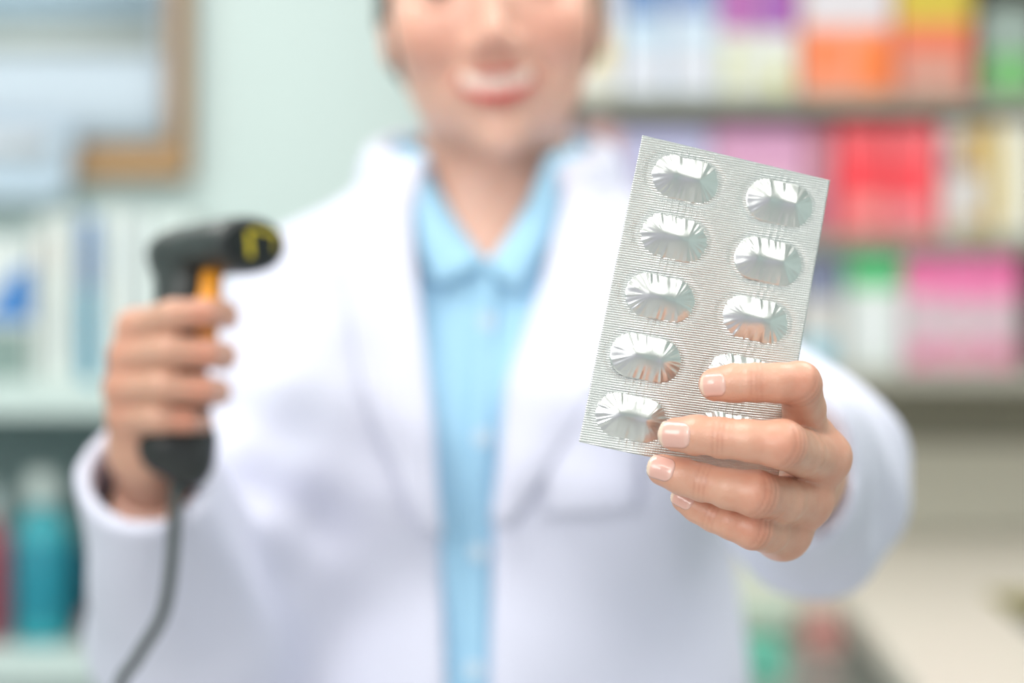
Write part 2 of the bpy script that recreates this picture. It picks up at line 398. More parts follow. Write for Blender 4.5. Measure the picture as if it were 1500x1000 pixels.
def blue_wedge():
    a = P(-30, 470, BL); b = P(46, 470, BL); c = P(46, 388, BL); d = P(20, 396, BL)
    car = [o for o in bpy.data.objects if o.get('label', '').startswith('white carton with a blue slanted')][0]
    y = BL-0.0012
    V = [(p[0], y, p[2]) for p in (a, b, c, d)]+[(p[0], y+0.0011, p[2]) for p in (a, b, c, d)]
    mesh_obj('printed_panel', V, [(0, 1, 2, 3), (7, 6, 5, 4), (0, 4, 5, 1), (1, 5, 6, 2), (2, 6, 7, 3), (3, 7, 4, 0)], mat((36, 122, 196), 0.4), car, smooth=False)
blue_wedge()
carton('plain off-white carton left of the blue bottle', 52, 82, 318, lz1, BL, 0.16, (214, 222, 218), [(0.2, 0.8, 0.12, 0.3, (226, 214, 206))], GL)
carton('narrow white carton touching the blue bottle', 84, 112, 312, lz1, BL, 0.16, (222, 230, 226), [(0.2, 0.8, 0.5, 0.9, (208, 220, 220))], GL)
def bottle(px, y0, zb, D, r, body, cap, lab, label, group, labz=(0.12, 0.6)):
    c = P(px, 0, D); zt = P(0, y0, D)[2]; zb = zb+0.0005; h = zt-zb
    t = thing('bottle', label, 'bottle', (c[0], D, zb), group)
    cc = (c[0], D, zb)
    lathe('bottle_body', [(r*0.9, 0.0), (r, 0.004), (r, h*0.62), (r*0.86, h*0.70), (r*0.45, h*0.77), (r*0.42, h*0.82)], cc, mat(body, 0.25), t)
    lathe('cap', [(r*0.55, h*0.805), (r*0.56, h*0.90), (r*0.5, h*0.98), (r*0.3, h)], cc, mat(cap, 0.35), t)
    lathe('label_band', [(r*1.005, h*labz[0]), (r*1.02, h*labz[0]+0.001), (r*1.02, h*labz[1]-0.001), (r*1.005, h*labz[1])], cc, mat(lab, 0.4), t)
    return t
def slim(px0, px1, y0, label, low, high, D=BL+0.02):
    xa, xb = P(px0, 0, D)[0], P(px1, 0, D)[0]; zt = P(0, y0, D)[2]; r = (xb-xa)/2; h = zt-lz1; cc = ((xa+xb)/2, D+r, lz1+0.0005)
    t = thing('bottle', label, 'bottle', cc, GL)
    lathe('bottle_body', [(r*0.92, 0), (r, 0.003), (r, h*0.55), (r*0.98, h*0.57)], cc, mat(low, 0.35), t)
    lathe('cap', [(r*0.98, h*0.571), (r, h*0.58), (r, h*0.97), (r*0.9, h)], cc, mat(high, 0.4), t)
slim(114, 142, 318, 'slim cyan bottle with a tall blue cap among white cartons', (84, 178, 212), (92, 138, 196))
carton('white carton right of the slim blue bottle', 146, 178, 306, lz1, BL, 0.16, (224, 232, 228), [(0.2, 0.7, 0.1, 0.4, (206, 220, 224))], GL)
carton('white carton partly behind the hand with the scanner', 181, 214, 310, lz1, BL, 0.16, (216, 226, 226), [(0.1, 0.9, 0.6, 0.9, (224, 234, 232))], GL)
carton('pale mint carton mostly behind the scanner', 217, 282, 316, lz1, BL, 0.16, (222, 234, 230), [(0.1, 0.9, 0.1, 0.3, (212, 226, 228))], GL)
GB = 'bottles in the dark bay'
bottle(62, 690, lz0, LD+0.08, 0.032, (60, 176, 188), (224, 236, 232), (30, 140, 160), 'teal bottle with a pale translucent cap in the dark bay', GB)
bottle(-10, 715, lz0, LD+0.08, 0.022, (166, 86, 98), (196, 210, 210), (150, 72, 86), 'dark red bottle with a grey cap at the frame edge of the dark bay', GB)
bottle(-70, 700, lz0, LD+0.10, 0.022, (70, 130, 140), (180, 196, 196), (60, 110, 130), 'slate blue bottle behind the dark red one in the bay', GB)
bottle(118, 770, lz0, LD+0.17, 0.02, (46, 104, 128), (120, 150, 150), (40, 96, 118), 'dark blue bottle behind the teal one in the bay', GB)
carton('flat rust brown carton beside the teal bottle in the bay', 116, 200, 900, lz0, LD+0.06, 0.10, (150, 108, 104), [(0.1, 0.9, 0.2, 0.8, (166, 118, 112))], 'cartons in the dark bay')

# ------------------------------------------------------------------ the woman
CX = P(715, 0, 1.19)[0]
person = thing('person', 'smiling woman in a white coat and light blue shirt holding up two objects', 'person', (CX, 1.30, 0.0))

# skeleton points
EL_L = P(1188, 706, 1.05); WR_L = P(1172, 688, 0.835); SH_L = np.array([CX+0.118, 1.30, 1.278])
EL_R = P(285, 935, 1.21); WR_R = P(212, 690, 1.05); SH_R = np.array([CX-0.118, 1.30, 1.292])

# head-local (mm) <-> world
HS = 0.00097; HO = np.array([CX+0.001, 1.272, 1.494]); ROLL = math.radians(-4.0); YAW = math.radians(2)
cr, sr = math.cos(ROLL), math.sin(ROLL)
def to_head(G):
    x, y, z = (G[0]-HO[0])/HS, (G[1]-HO[1])/HS, (G[2]-HO[2])/HS
    return [x*cr-z*sr, y, x*sr+z*cr]
def from_head(p):
    x, y, z = p; return np.array([x*cr+z*sr, y, -x*sr+z*cr])*HS+HO
LIP_U = [(-29, -74, -56), (-19, -84, -57), (-7, -88, -55.5), (0, -88.3, -56.3), (7, -88, -55.5), (19, -84, -57), (29, -74, -56)]
LIP_L = [(-28, -74, -57), (-19, -83, -64.5), (-9, -86.3, -69.2), (0, -87.2, -70.3), (9, -86.3, -69.2), (19, -83, -64.5), (28, -74, -57)]
def lips(H):
    d = None
    for L, r in ((LIP_U, 2.6), (LIP_L, 3.9)):
        for a, b in zip(L[:-1], L[1:]):
            ra = r*(0.5 if abs(a[0]) > 24 else 1); rb = r*(0.5 if abs(b[0]) > 24 else 1)
            c = cap(H, a, b, ra, rb); d = c if d is None else smin(d, c, 1.5)
    return d
def head_sdf(H):
    d = smin(ell(H, (0, 12, 36), (70, 88, 80)), ell(H, (0, -18, -14), (65, 70, 76)), 20)
    d = smin(d, ell(H, (0, -24, -58), (50, 55, 43)), 20)
    d = smin(d, sph(H, (0, -66, -92), 14), 18)
    for s in (-1, 1):
        d = smin(d, sph(H, (s*39, -60, -26), 22), 14)
        d = smax(d, -sph(H, (s*31, -100, 2), 15), 10)
        d = smin(d, ell(H, (s*27, -80, 19), (15, 6, 5)), 8)
        d = smin(d, sph(H, (s*31, -74, 0), 12.8), 3)
        d = smax(d, -ell(H, (s*31, -87, -1), (11, 9, 3.6)), 1)
        d = smin(d, ell(H, (s*69, 6, -8), (7, 16, 28)), 4); d = smax(d, -ell(H, (s*77, 2, -4), (5, 9, 17)), 3)
        d = smax(d, -cap(H, (s*22, -92, -40), (s*34.5, -75.5, -54), 3.5, 6.5), 4)
    d = smin(d, cap(H, (0, -86, 4), (0, -96, -30), 6, 8), 8)
    d = smin(d, sph(H, (0, -98, -34), 8.5), 6)
    for s in (-1, 1):
        d = smin(d, sph(H, (s*11.5, -88, -38), 7), 5); d = smax(d, -sph(H, (s*5.5, -96, -43), 2.6), 2)
    d = smin(d, lips(H), 2.2)
    d = smax(d, -ell([H[0], H[1], H[2]-0.0095*H[0]**2], (0, -86, -62.6), (26, 15, 5.4)), 1.2)
    return d

# ---- torso profile
ZP = np.array([0.55, 0.75, 0.90, 1.05, 1.15, 1.23, 1.29, 1.325, 1.345, 1.362, 1.380, 1.398, 1.43, 1.60])
AP = np.array([0.225, 0.222, 0.200, 0.168, 0.160, 0.160, 0.156, 0.145, 0.131, 0.112, 0.088, 0.068, 0.056, 0.05])
BP = np.array([0.170, 0.165, 0.145, 0.124, 0.116, 0.116, 0.106, 0.097, 0.090, 0.083, 0.075, 0.067, 0.058, 0.05])
def torso(G, off):
    X, Y, Z = G; zz = Z+off*0.6
    a = np.interp(zz, ZP, AP)-off; b = np.interp(zz, ZP, BP)-off
    q = np.sqrt(((X-CX)/a)**2+((Y-1.302)/b)**2)
    d = (q-1)*np.minimum(a, b)*0.9
    for s in (-1, 1):
        d = smin(d, ell(G, (CX+s*0.066, 1.226, 1.215), (0.062-off, 0.052-off, 0.066-off)), 0.05)
    return d
def arm_R(G, off, ext=0.0):
    u = cap(G, SH_R, EL_R, 0.057-off, 0.060-off)
    ax = WR_R-EL_R; end = WR_R+ax/np.linalg.norm(ax)*(0.03+ext)
    Lr = np.linalg.norm(ax); f = cap(G, EL_R, end, 0.060-off, 0.060-off-0.026*(Lr+0.03+ext)/(Lr+0.03))
    return smin(u, f, 0.03)
def arm_L(G, off, ext=0.0):
    u = cap(G, SH_L, EL_L, 0.056-off, 0.052-off)
    ax = WR_L-EL_L; end = WR_L+ax/np.linalg.norm(ax)*(0.03+ext)
    X, Y, Z = G; t = np.clip((Y-EL_L[1])/(WR_L[1]-EL_L[1]), 0, 1.3)
    xc = EL_L[0]+t*(WR_L[0]-EL_L[0]); Xs = xc+(X-xc)*(1.46-0.04*t)
    Lr = np.linalg.norm(ax); f = cap([Xs, Y, Z], EL_L, end, 0.057-off, 0.057-off-0.0235*(Lr+0.03+ext)/(Lr+0.03))
    return smin(u, f, 0.03)
def cuff_plane(G, E, Wp):
    ax = (Wp-E)/np.linalg.norm(Wp-E); d = (G[0]-Wp[0])*ax[0]+(G[1]-Wp[1])*ax[1]+(G[2]-Wp[2])*ax[2]
    return np.maximum(d, cap(G, E, Wp+ax*0.1, 0.11, 0.11)*-1-0.2) if False else np.where(cap(G, E, Wp+ax*0.1, 0.085, 0.085) < 0, d, -1.0)
def folds(G):
    X, Y, Z = G
    def near(c, r): return np.exp(-((X-c[0])**2+(Y-c[1])**2+(Z-c[2])**2)/(r*r))
    w1 = np.sin(52*X+70*Z+60*Y+3*np.sin(21*Z)); w2 = np.sin(75*Z-45*X+30*Y+2.5*np.sin(24*X))
    w3 = np.sin(38*X+4*np.sin(9*Z))
    r = near((EL_L[0], 0.97, EL_L[2]), 0.13)+near((EL_R[0], 1.13, 1.14), 0.12)+0.8*near((SH_R[0]-0.005, 1.27, 1.22), 0.09)+0.8*near((SH_L[0], 1.2, 1.25), 0.09)
    return 0.0026*(w1+0.7*w2)*np.minimum(r, 1.0)+0.0022*w3*np.clip((1.22-Z)*6, 0, 1)
def coat_outer(G):
    d = smin(torso(G, 0.0), arm_R(G, 0.0), 0.035)
    return smin(d, arm_L(G, 0.0), 0.035)+folds(G)
def shirt_outer(G): return torso(G, 0.012)
def edge_l(z): return np.interp(z, [0.4, 1.076, 1.231, 1.345, 1.42], [-0.036, -0.039, -0.046, -0.062, -0.072])
def edge_r(z): return np.interp(z, [0.4, 1.076, 1.174, 1.2555, 1.313, 1.402, 1.42], [-0.016, -0.014, -0.011, -0.004, 0.017, 0.038, 0.042])

def col_attr_mat(name, rough, sss=0.0, bump=0.0, scale=900, coat=0.0):
    m = bpy.data.materials.new(name); m.use_nodes = True; nt = m.node_tree; b = nt.nodes['Principled BSDF']
    a = nt.nodes.new('ShaderNodeVertexColor'); a.layer_name = 'Col'
    if sss:
        tq = nt.nodes.new('ShaderNodeTexCoord'); nq = nt.nodes.new('ShaderNodeTexNoise'); nq.inputs['Scale'].default_value = 190; nq.inputs['Detail'].default_value = 5
        mr = nt.nodes.new('ShaderNodeMapRange'); mr.inputs['From Min'].default_value = 0.3; mr.inputs['From Max'].default_value = 0.7
        mq = nt.nodes.new('ShaderNodeMix'); mq.data_type = 'RGBA'; mq.blend_type = 'MULTIPLY'; mq.inputs['B'].default_value = (0.95, 0.78, 0.72, 1)
        mr.inputs['To Max'].default_value = 0.55
        nt.links.new(tq.outputs['Object'], nq.inputs['Vector']); nt.links.new(nq.outputs['Fac'], mr.inputs['Value']); nt.links.new(mr.outputs['Result'], mq.inputs['Factor'])
        nt.links.new(a.outputs['Color'], mq.inputs['A']); nt.links.new(mq.outputs['Result'], b.inputs['Base Color'])
    else: nt.links.new(a.outputs['Color'], b.inputs['Base Color'])
    b.inputs['Roughness'].default_value = rough
    b.inputs['Coat Weight'].default_value = coat
    if sss:
        b.inputs['Subsurface Weight'].default_value = sss; b.inputs['Subsurface Radius'].default_value = (1.0, 0.35, 0.2); b.inputs['Subsurface Scale'].default_value = 0.0035
    if bump:
        tc = nt.nodes.new('ShaderNodeTexCoord'); n = nt.nodes.new('ShaderNodeTexNoise'); n.inputs['Scale'].default_value = scale; n.inputs['Detail'].default_value = 3
        v = nt.nodes.new('ShaderNodeTexVoronoi'); v.inputs['Scale'].default_value = scale*1.3
        ad = nt.nodes.new('ShaderNodeMath'); ad.operation = 'ADD'
        nt.links.new(tc.outputs['Object'], n.inputs['Vector']); nt.links.new(tc.outputs['Object'], v.inputs['Vector'])
        nt.links.new(n.outputs['Fac'], ad.inputs[0]); nt.links.new(v.outputs['Distance'], ad.inputs[1])
        bp = nt.nodes.new('ShaderNodeBump'); bp.inputs['Strength'].default_value = bump; bp.inputs['Distance'].default_value = 0.0006
        nt.links.new(ad.outputs[0], bp.inputs['Height']); nt.links.new(bp.outputs['Normal'], b.inputs['Normal'])
    return m
M_skin = col_attr_mat('skin', 0.38, sss=0.18, bump=0.10)
SKIN = np.array(lin((236, 192, 172)))
PINK = np.array(lin((212, 132, 108)))
HAND = np.array(lin((222, 175, 151)))
def spots(V, base, lst):
    C = np.tile(base, (len(V), 1))
    for (c, r, col, w) in lst:
        g = w*np.exp(-((V-np.array(c))**2).sum(1)/(r*r))[:, None]; C = C*(1-g)+np.array(col)*g
    return C

# ---- hands
class Hand:
    pass
def hand_sdf_factory(fingers, palm, extra, wrist, kf=0.0010, kp=0.006, grooves=()):
    """fingers: list of [(point, radius)...] from the tip to the knuckle"""
    def f(G):
        d = None
        for F in fingers:
            g = None
            for (a, ra), (b, rb) in zip(F[:-1], F[1:]):
                c = cap(G, a, b, ra, rb); g = c if g is None else smin(g, c, 0.0018)
            d = g if d is None else smin(d, g, kf)
        if not palm: return d
        p = None
        for (a, ra, b, rb) in palm:
            c = cap(G, a, b, ra, rb); p = c if p is None else smin(p, c, 0.007)
        d = smin(d, p, kp)
        for (a, ra, b, rb, k) in extra: d = smin(d, cap(G, a, b, ra, rb), k)
        d = smin(d, cap(G, *wrist[0], ), 0.012) if False else smin(d, cap(G, wrist[0], wrist[1], wrist[2], wrist[3]), 0.012)
        for (c, ax, half, depth, w, dors) in grooves:   # skin creases across a joint
            s = (G[0]-c[0])*ax[0]+(G[1]-c[1])*ax[1]+(G[2]-c[2])*ax[2]
            side = np.clip(((G[0]-c[0])*dors[0]+(G[1]-c[1])*dors[1]+(G[2]-c[2])*dors[2])/half, 0, 1)
            r2 = (G[0]-c[0])**2+(G[1]-c[1])**2+(G[2]-c[2])**2
            d = d+depth*side*np.exp(-(s/w)**2)*(r2 < (2.2*half)**2)
        return d
    return f
mm = 0.001
# her left hand, in focus (viewer's right)
L_idx = [(P(1048, 563, 0.7025), 6.0*mm), (P(1075, 561, 0.7005), 6.7*mm), (P(1108, 560, 0.6985), 6.7*mm), (P(1140, 561, 0.6985), 6.9*mm), (P(1171, 562, 0.701), 7.8*mm), (P(1178, 598, 0.718), 7.6*mm), (P(1178, 645, 0.740), 9.5*mm)]
L_mid = [(P(991, 636, 0.700), 6.0*mm), (P(1020, 637, 0.6985), 6.9*mm), (P(1055, 641, 0.6965), 7.0*mm), (P(1100, 645, 0.6935), 7.3*mm), (P(1146, 651, 0.6925), 8.7*mm), (P(1172, 662, 0.712), 8.4*mm), (P(1199, 672, 0.738), 10.2*mm)]
L_rng = [(P(971, 688, 0.7075), 5.7*mm), (P(1000, 698, 0.7065), 6.4*mm), (P(1030, 707, 0.705), 6.6*mm), (P(1068, 716, 0.7015), 7.0*mm), (P(1108, 723, 0.700), 8.2*mm), (P(1145, 732, 0.716), 8.2*mm), (P(1178, 730, 0.740), 10.2*mm)]
L_pky = [(P(1003, 731, 0.718), 4.9*mm), (P(1022, 742, 0.717), 5.6*mm), (P(1046, 755, 0.715), 5.8*mm), (P(1072, 765, 0.712), 6.1*mm), (P(1103, 775, 0.711), 7.2*mm), (P(1124, 778, 0.722), 7.6*mm), (P(1146, 778, 0.742), 10.0*mm)]
c1, c2, c3, c4 = P(1178, 660, 0.815), P(1180, 682, 0.817), P(1174, 705, 0.817), P(1162, 728, 0.815)
L_palm = [(L_idx[-1][0], 9.2*mm, c1, 12*mm), (L_mid[-1][0], 9.6*mm, c2, 12*mm), (L_rng[-1][0], 9.6*mm, c3, 12*mm), (L_pky[-1][0], 9.6*mm, c4, 12*mm)]
th0, th1, th2, th3 = P(1150, 665, 0.800), P(1125, 620, 0.768), P(1105, 590, 0.746), P(1080, 570, 0.734)
L_extra = [(th0, 15*mm, th1, 11*mm, 0.012), (th1, 10.5*mm, th2, 9*mm, 0.004), (th2, 9*mm, th3, 7*mm, 0.004)]
L_extra += [(P(1200, 640, 0.735), 4*mm, P(1214, 667, 0.7375), 7*mm, 0.006)]
L_extra += [(P(1152, 690, 0.800), 14*mm, P(1160, 700, 0.76), 10*mm, 0.012)]
L_wr = (P(1172, 694, 0.815), EL_L+(WR_L-EL_L)*0.45, 17*mm, 24*mm)
NY = np.array([0, -1.0, 0])
def unit(v): v = np.asarray(v, float); return v/np.linalg.norm(v)
def crease_list(F, half, offs, depth):
    out = []
    for i, os in offs:
        ax = unit(F[i+1][0]-F[i-1][0])
        for o in os: out.append((F[i][0]+ax*o, ax, half, depth, 0.75*mm, unit(NY-ax*np.dot(NY, ax))))
    return out
L_gr = []
for F in (L_idx, L_mid, L_rng, L_pky):
    L_gr += crease_list(F, 6.5*mm, [(2, (-1.6*mm, 0.2*mm, 1.9*mm)), (4, (-2.8*mm, -0.6*mm, 1.7*mm))], 0.50*mm)
L_hand = hand_sdf_factory([L_idx, L_mid, L_rng, L_pky], L_palm, L_extra, L_wr, grooves=L_gr)
# her right hand round the scanner grip (viewer's left)
R_idx = [(P(333, 466, 1.044), 6.3*mm), (P(328, 460, 1.022), 7.0*mm), (P(300, 458, 1.008), 7.2*mm), (P(254, 462, 1.006), 8.2*mm), (P(200, 482, 1.034), 10*mm)]
R_mid = [(P(322, 524, 1.052), 6.5*mm), (P(326, 521, 1.026), 7.4*mm), (P(302, 517, 1.010), 7.6*mm), (P(248, 514, 1.006), 8.8*mm), (P(190, 525, 1.034), 10.4*mm)]
R_rng = [(P(312, 578, 1.054), 6.2*mm), (P(318, 574, 1.027), 7.2*mm), (P(296, 570, 1.011), 7.4*mm), (P(240, 566, 1.007), 8.6*mm), (P(183, 570, 1.034), 10.2*mm)]
R_pky = [(P(286, 622, 1.050), 5.4*mm), (P(294, 616, 1.028), 6.2*mm), (P(272, 615, 1.013), 6.5*mm), (P(232, 613, 1.010), 7.6*mm), (P(188, 612, 1.036), 9.6*mm)]
k1, k2, k3, k4 = P(216, 640, 1.055), P(210, 648, 1.052), P(207, 652, 1.05), P(210, 656, 1.048)
R_palm = [(R_idx[-1][0], 10*mm, k1, 13*mm), (R_mid[-1][0], 10.4*mm, k2, 13*mm), (R_rng[-1][0], 10.2*mm, k3, 13*mm), (R_pky[-1][0], 9.6*mm, k4, 13*mm)]
R_extra = [(P(215, 620, 1.07), 13*mm, P(225, 530, 1.078), 11*mm, 0.010), (P(225, 530, 1.078), 11*mm, P(262, 470, 1.082), 9*mm, 0.005), (P(262, 470, 1.082), 8.6*mm, P(300, 452, 1.075), 7*mm, 0.004)]
R_wr = (P(212, 665, 1.05), EL_R+(WR_R-EL_R)*0.45, 18*mm, 24*mm)
R_hand = hand_sdf_factory([R_idx, R_mid, R_rng, R_pky], R_palm, R_extra, R_wr)

def build_body():
    parts = []
    # head and neck, 2.2 mm
    G, lo, h = grid((CX-0.095, 1.14, 1.30), (CX+0.095, 1.385, 1.625), 0.0022)
    H = to_head(G); F = head_sdf(H)*HS
    nk = cap(G, from_head((0, 14, -66)), (CX, 1.305, 1.33), 0.046, 0.053); F = smin(F, nk, 0.012)
    F = smin(F, smax(torso(G, 0.021), length(G[0]-CX, G[1]-1.30, 0)-0.088, 0.004), 0.014); F = smax(F, 1.305-G[2], 0.001)
    V, Fc = nets(F, lo, h)
    Hv = np.stack(to_head(ptsG(V)), 1)
    C = spots(V, SKIN, [(from_head((40, -75, -28)), 0.026, PINK, 0.45), (from_head((-40, -75, -28)), 0.026, PINK, 0.45), (from_head((0, -108, -36)), 0.012, PINK, 0.3)])
    ld = lips(ptsG(Hv)); g = (np.clip(1-(ld-0.6)/1.2, 0, 1)*(1-0.65*np.clip((np.abs(Hv[:, 0])-15)/11, 0, 1))*np.where(Hv[:, 2] > -60, 0.85, 1.0))[:, None]; C = C*(1-g)+np.array(lin((208, 78, 74)))*g
    mo = ell([Hv[:, 0], Hv[:, 1], Hv[:, 2]-0.0095*Hv[:, 0]**2], (0, -86, -62.6), (26, 15, 5.4))
    g = (np.clip(1-(np.abs(mo)-0.5)/1.0, 0, 1)*np.clip((Hv[:, 1]+84+np.abs(Hv[:, 0])*0.1)/2.0, 0, 1))[:, None]; C = C*(1-g)+np.array(lin((104, 46, 42)))*g
    for s in (-1, 1):   # eyebrows
        bd = cap(ptsG(Hv), (s*15, -84, 20), (s*46, -72, 20), 2.6, 1.4); g = np.clip(1-(bd-2.5)/2.0, 0, 1)[:, None]*0.85; C = C*(1-g)+np.array(lin((70, 50, 42)))*g
    parts.append((V, Fc, C))
    for sdf, lo_, hi_, hh, joints, F4 in (
        (L_hand, (0.03, 0.678, 1.17), (0.165, 0.90, 1.275), 0.0008, (L_idx, L_mid, L_rng, L_pky), True),
        (R_hand, (-0.245, 0.985, 1.165), (-0.125, 1.13, 1.315), 0.0013, (R_idx, R_mid, R_rng, R_pky), False)):
        G, lo, h = grid(lo_, hi_, hh); V, Fc = nets(sdf(G), lo, h)
        V = relax(V, Fc, 1, 0.4)
        sp = []
        for J in joints:
            sp.append((J[0][0], 0.008, PINK, 0.35)); sp.append((J[-3][0]+NY*0.006, 0.009, PINK, 0.42)); sp.append((J[2][0]+NY*0.006, 0.005, PINK, 0.22))
            sp.append((J[-1][0]+NY*0.006, 0.012, PINK, 0.25))
        C = spots(V, HAND*(1.04 if F4 else 0.88), sp)  # right hand's skin colour darkened to stand for its shade
        for (c, ax, half, dep, w, dors) in (L_gr if F4 else []):
            q = V-c; g = np.exp(-((q@ax)/0.0005)**2)*np.clip((q@dors)/half, 0, 1)*((q*q).sum(1) < (1.7*half)**2)*0.22; C = C*(1-g[:, None])+np.array(lin((176, 104, 82)))*g[:, None]
        parts.append((V, Fc, C))
    # the rest, under the clothes
    G, lo, h = grid((CX-0.26, 0.83, 0.03), (CX+0.24, 1.45, 1.36), 0.008)
    F = torso(G, 0.021)
    for (s_, e_, w_) in ((SH_R, EL_R, WR_R), (SH_L, EL_L, WR_L)):
        F = smin(F, smin(cap(G, s_, e_, 0.042, 0.037), cap(G, e_, w_, 0.035, 0.022), 0.02), 0.02)
    F = smax(F, 0.80-G[2], 0.02)
    for s in (-1, 1):
        F = smin(F, cap(G, (CX+s*0.085, 1.305, 0.86), (CX+s*0.085, 1.30, 0.48), 0.085, 0.055), 0.03)
        F = smin(F, cap(G, (CX+s*0.085, 1.30, 0.48), (CX+s*0.085, 1.315, 0.09), 0.055, 0.036), 0.02)
    F = smax(F, cuff_plane(G, EL_L, WR_L-0.02*unit(WR_L-EL_L)), 0.002); F = smax(F, cuff_plane(G, EL_R, WR_R-0.02*unit(WR_R-EL_R)), 0.002)
    F = smax(F, smax(G[2]-1.345, 0.06-length(G[0]-CX, G[1]-1.3, 0), 0.001) if False else G[2]-1.33, 0.001)
    V, Fc = nets(F, lo, h); parts.append((V, Fc, np.tile(SKIN, (len(V), 1))))
    o = 0; VV, FF, CC = [], [], []
    for V, Fc, C in parts: VV.append(V); FF.append(Fc+o); CC.append(C); o += len(V)
    mesh_obj('body', np.concatenate(VV), np.concatenate(FF), M_skin, person, color=np.concatenate(CC))
build_body()

# fingernails laid onto the finger surface
M_nail = col_attr_mat('nail', 0.22, coat=0.4)
def nail(sdf, F, length_, width, tipfrac, dors=(0, -1, 0), roll=0.0):
    tip, dip = F[0][0], F[2][0]; ax = unit(tip-dip); d = np.array(dors, float); d = unit(d-ax*np.dot(d, ax)); sd = np.cross(ax, d)
    d2 = unit(d*math.cos(roll)+sd*math.sin(roll)); sd = np.cross(ax, d2); d = d2
    end = tip+ax*(F[0][1]*tipfrac)
    nu, nv = 17, 19; V = []; C = []
    bed = np.array(lin((234, 184, 170))); white = np.array(lin((240, 212, 192))); lun = np.array(lin((236, 192, 178)))
    for j in range(nv):
        t = j/(nv-1); s = -length_+t*length_
        wv = width*0.5*math.sqrt(max(0.08, 1-0.92*max(0, (0.30-t)/0.30)**2.4))*math.sqrt(max(0.1, 1-0.85*max(0, (t-0.72)/0.28)**2.6))
        for i in range(nu):
            q = (i/(nu-1)*2-1); p = end+ax*s+sd*(q*wv)+d*0.012
            V.append(p)
            c = bed
            edge = 0.84-0.05*q*q
            if t > edge: c = bed+(white-bed)*min(1, (t-edge)/0.05)
            if t < 0.2-0.1*q*q: c = lun
            C.append(c)
    V = np.array(V); X = V.copy()
    for _ in range(60): X = X-d*0.8*np.clip(sdf(ptsG(X)), -0.004, 0.006)[:, None]
    # keep the plate a smooth cylinder beyond the fingertip
    N = X.reshape(nv, nu, 3); hgt = np.einsum('ijk,k->ij', N-end, d)
    ref = hgt[int(nv*0.55)]
    for j in range(nv):
        t = j/(nv-1); k = max(0, (t-0.5)/0.5); tgt = ref-0.0011*k**2
        lift = np.maximum(hgt[j], tgt); N[j] += ((lift-hgt[j])[:, None])*d
    N += d*0.00016
    N[0] -= d*0.0004; N[:, 0] -= d*0.0003; N[:, -1] -= d*0.0003
    f = [(j*nu+i, j*nu+i+1, (j+1)*nu+i+1, (j+1)*nu+i) for j in range(nv-1) for i in range(nu-1)]
    o = mesh_obj('fingernail', N.reshape(-1, 3), f, M_nail, person, color=np.array(C))
    so = o.modifiers.new('plate', 'SOLIDIFY'); so.thickness = 0.00026; so.offset = 0
def fsdf(F):
    return hand_sdf_factory([F], [], [], None)
nail(fsdf(L_idx), L_idx, 0.0096, 0.0080, 0.78)
nail(fsdf(L_mid), L_mid, 0.0118, 0.0092, 0.98)
nail(fsdf(L_rng), L_rng, 0.0098, 0.0084, 0.95, dors=(0, -1, 0.15))
nail(fsdf(L_pky), L_pky, 0.0088, 0.0068, 0.95, dors=(-0.1, -1, 0.1))

# teeth, eyes
def face_bits():
    V = []; f = []; n = 40
    for j, z in enumerate((-54.5, -57, -60, -63, -65.2)):
        for i in range(n+1):
            x = -21+42*i/n; g = abs(math.sin(x/7.6*math.pi))
            V.append(from_head((x, -83.6+0.014*x*x-0.7*g**0.5+(0.5 if j == 4 else 0), z-1.6+0.0085*x*x*(1 if j > 1 else 0.6)-(0.8*g if j == 4 else 0))))
    for j in range(4):
        for i in range(n): f.append((j*(n+1)+i, j*(n+1)+i+1, (j+1)*(n+1)+i+1, (j+1)*(n+1)+i))
    o = mesh_obj('teeth', V, f, mat((244, 230, 216), 0.3), person); so = o.modifiers.new('t', 'SOLIDIFY'); so.thickness = 0.002
    for s in (-1, 1):
        V = []; f = []; mi = []; nl, na = 14, 24
        for i in range(nl+1):
            th = math.pi*i/nl
            for k in range(na):
                a = 2*math.pi*k/na; V.append(from_head((s*31+11.6*math.sin(th)*math.cos(a), -74.5-11.6*math.cos(th), -0.5+11.6*math.sin(th)*math.sin(a))))
        for i in range(nl):
            for k in range(na):
                f.append((i*na+k, i*na+(k+1) % na, (i+1)*na+(k+1) % na, (i+1)*na+k)); mi.append(1 if i < 1 else (2 if i < 3 else 0))
        mesh_obj('eye', V, f, [mat((240, 238, 236), 0.15), mat((14, 10, 10), 0.1), mat((74, 48, 34), 0.15)], person, midx=mi)
face_bits()
def hair():
    G, lo, h = grid((CX-0.11, 1.15, 1.38), (CX+0.11, 1.45, 1.64), 0.003)
    H = to_head(G)
    d = smin(ell(H, (0, 14, 38), (77, 94, 87)), ell(H, (0, 20, -12), (75, 62, 60)), 20)
    face = ell(H, (0, -82, -18), (63, 62, 82)); d = smax(d, -face, 6)
    d = smax(d, -ell(H, (0, -30, -95), (90, 75, 70)), 8)
    d = smin(d, ell(H, (0, 118, 30), (34, 30, 34)), 10)
    d = d+1.3*np.sin(H[0]*0.9+0.06*H[2]*np.sin(H[1]*0.05))
    V, Fc = nets(d*HS, lo, h)
    mesh_obj('hair', V, Fc, mat((58, 42, 36), 0.4, noise=0.25, scale=120, bump=0.5), person)
hair()

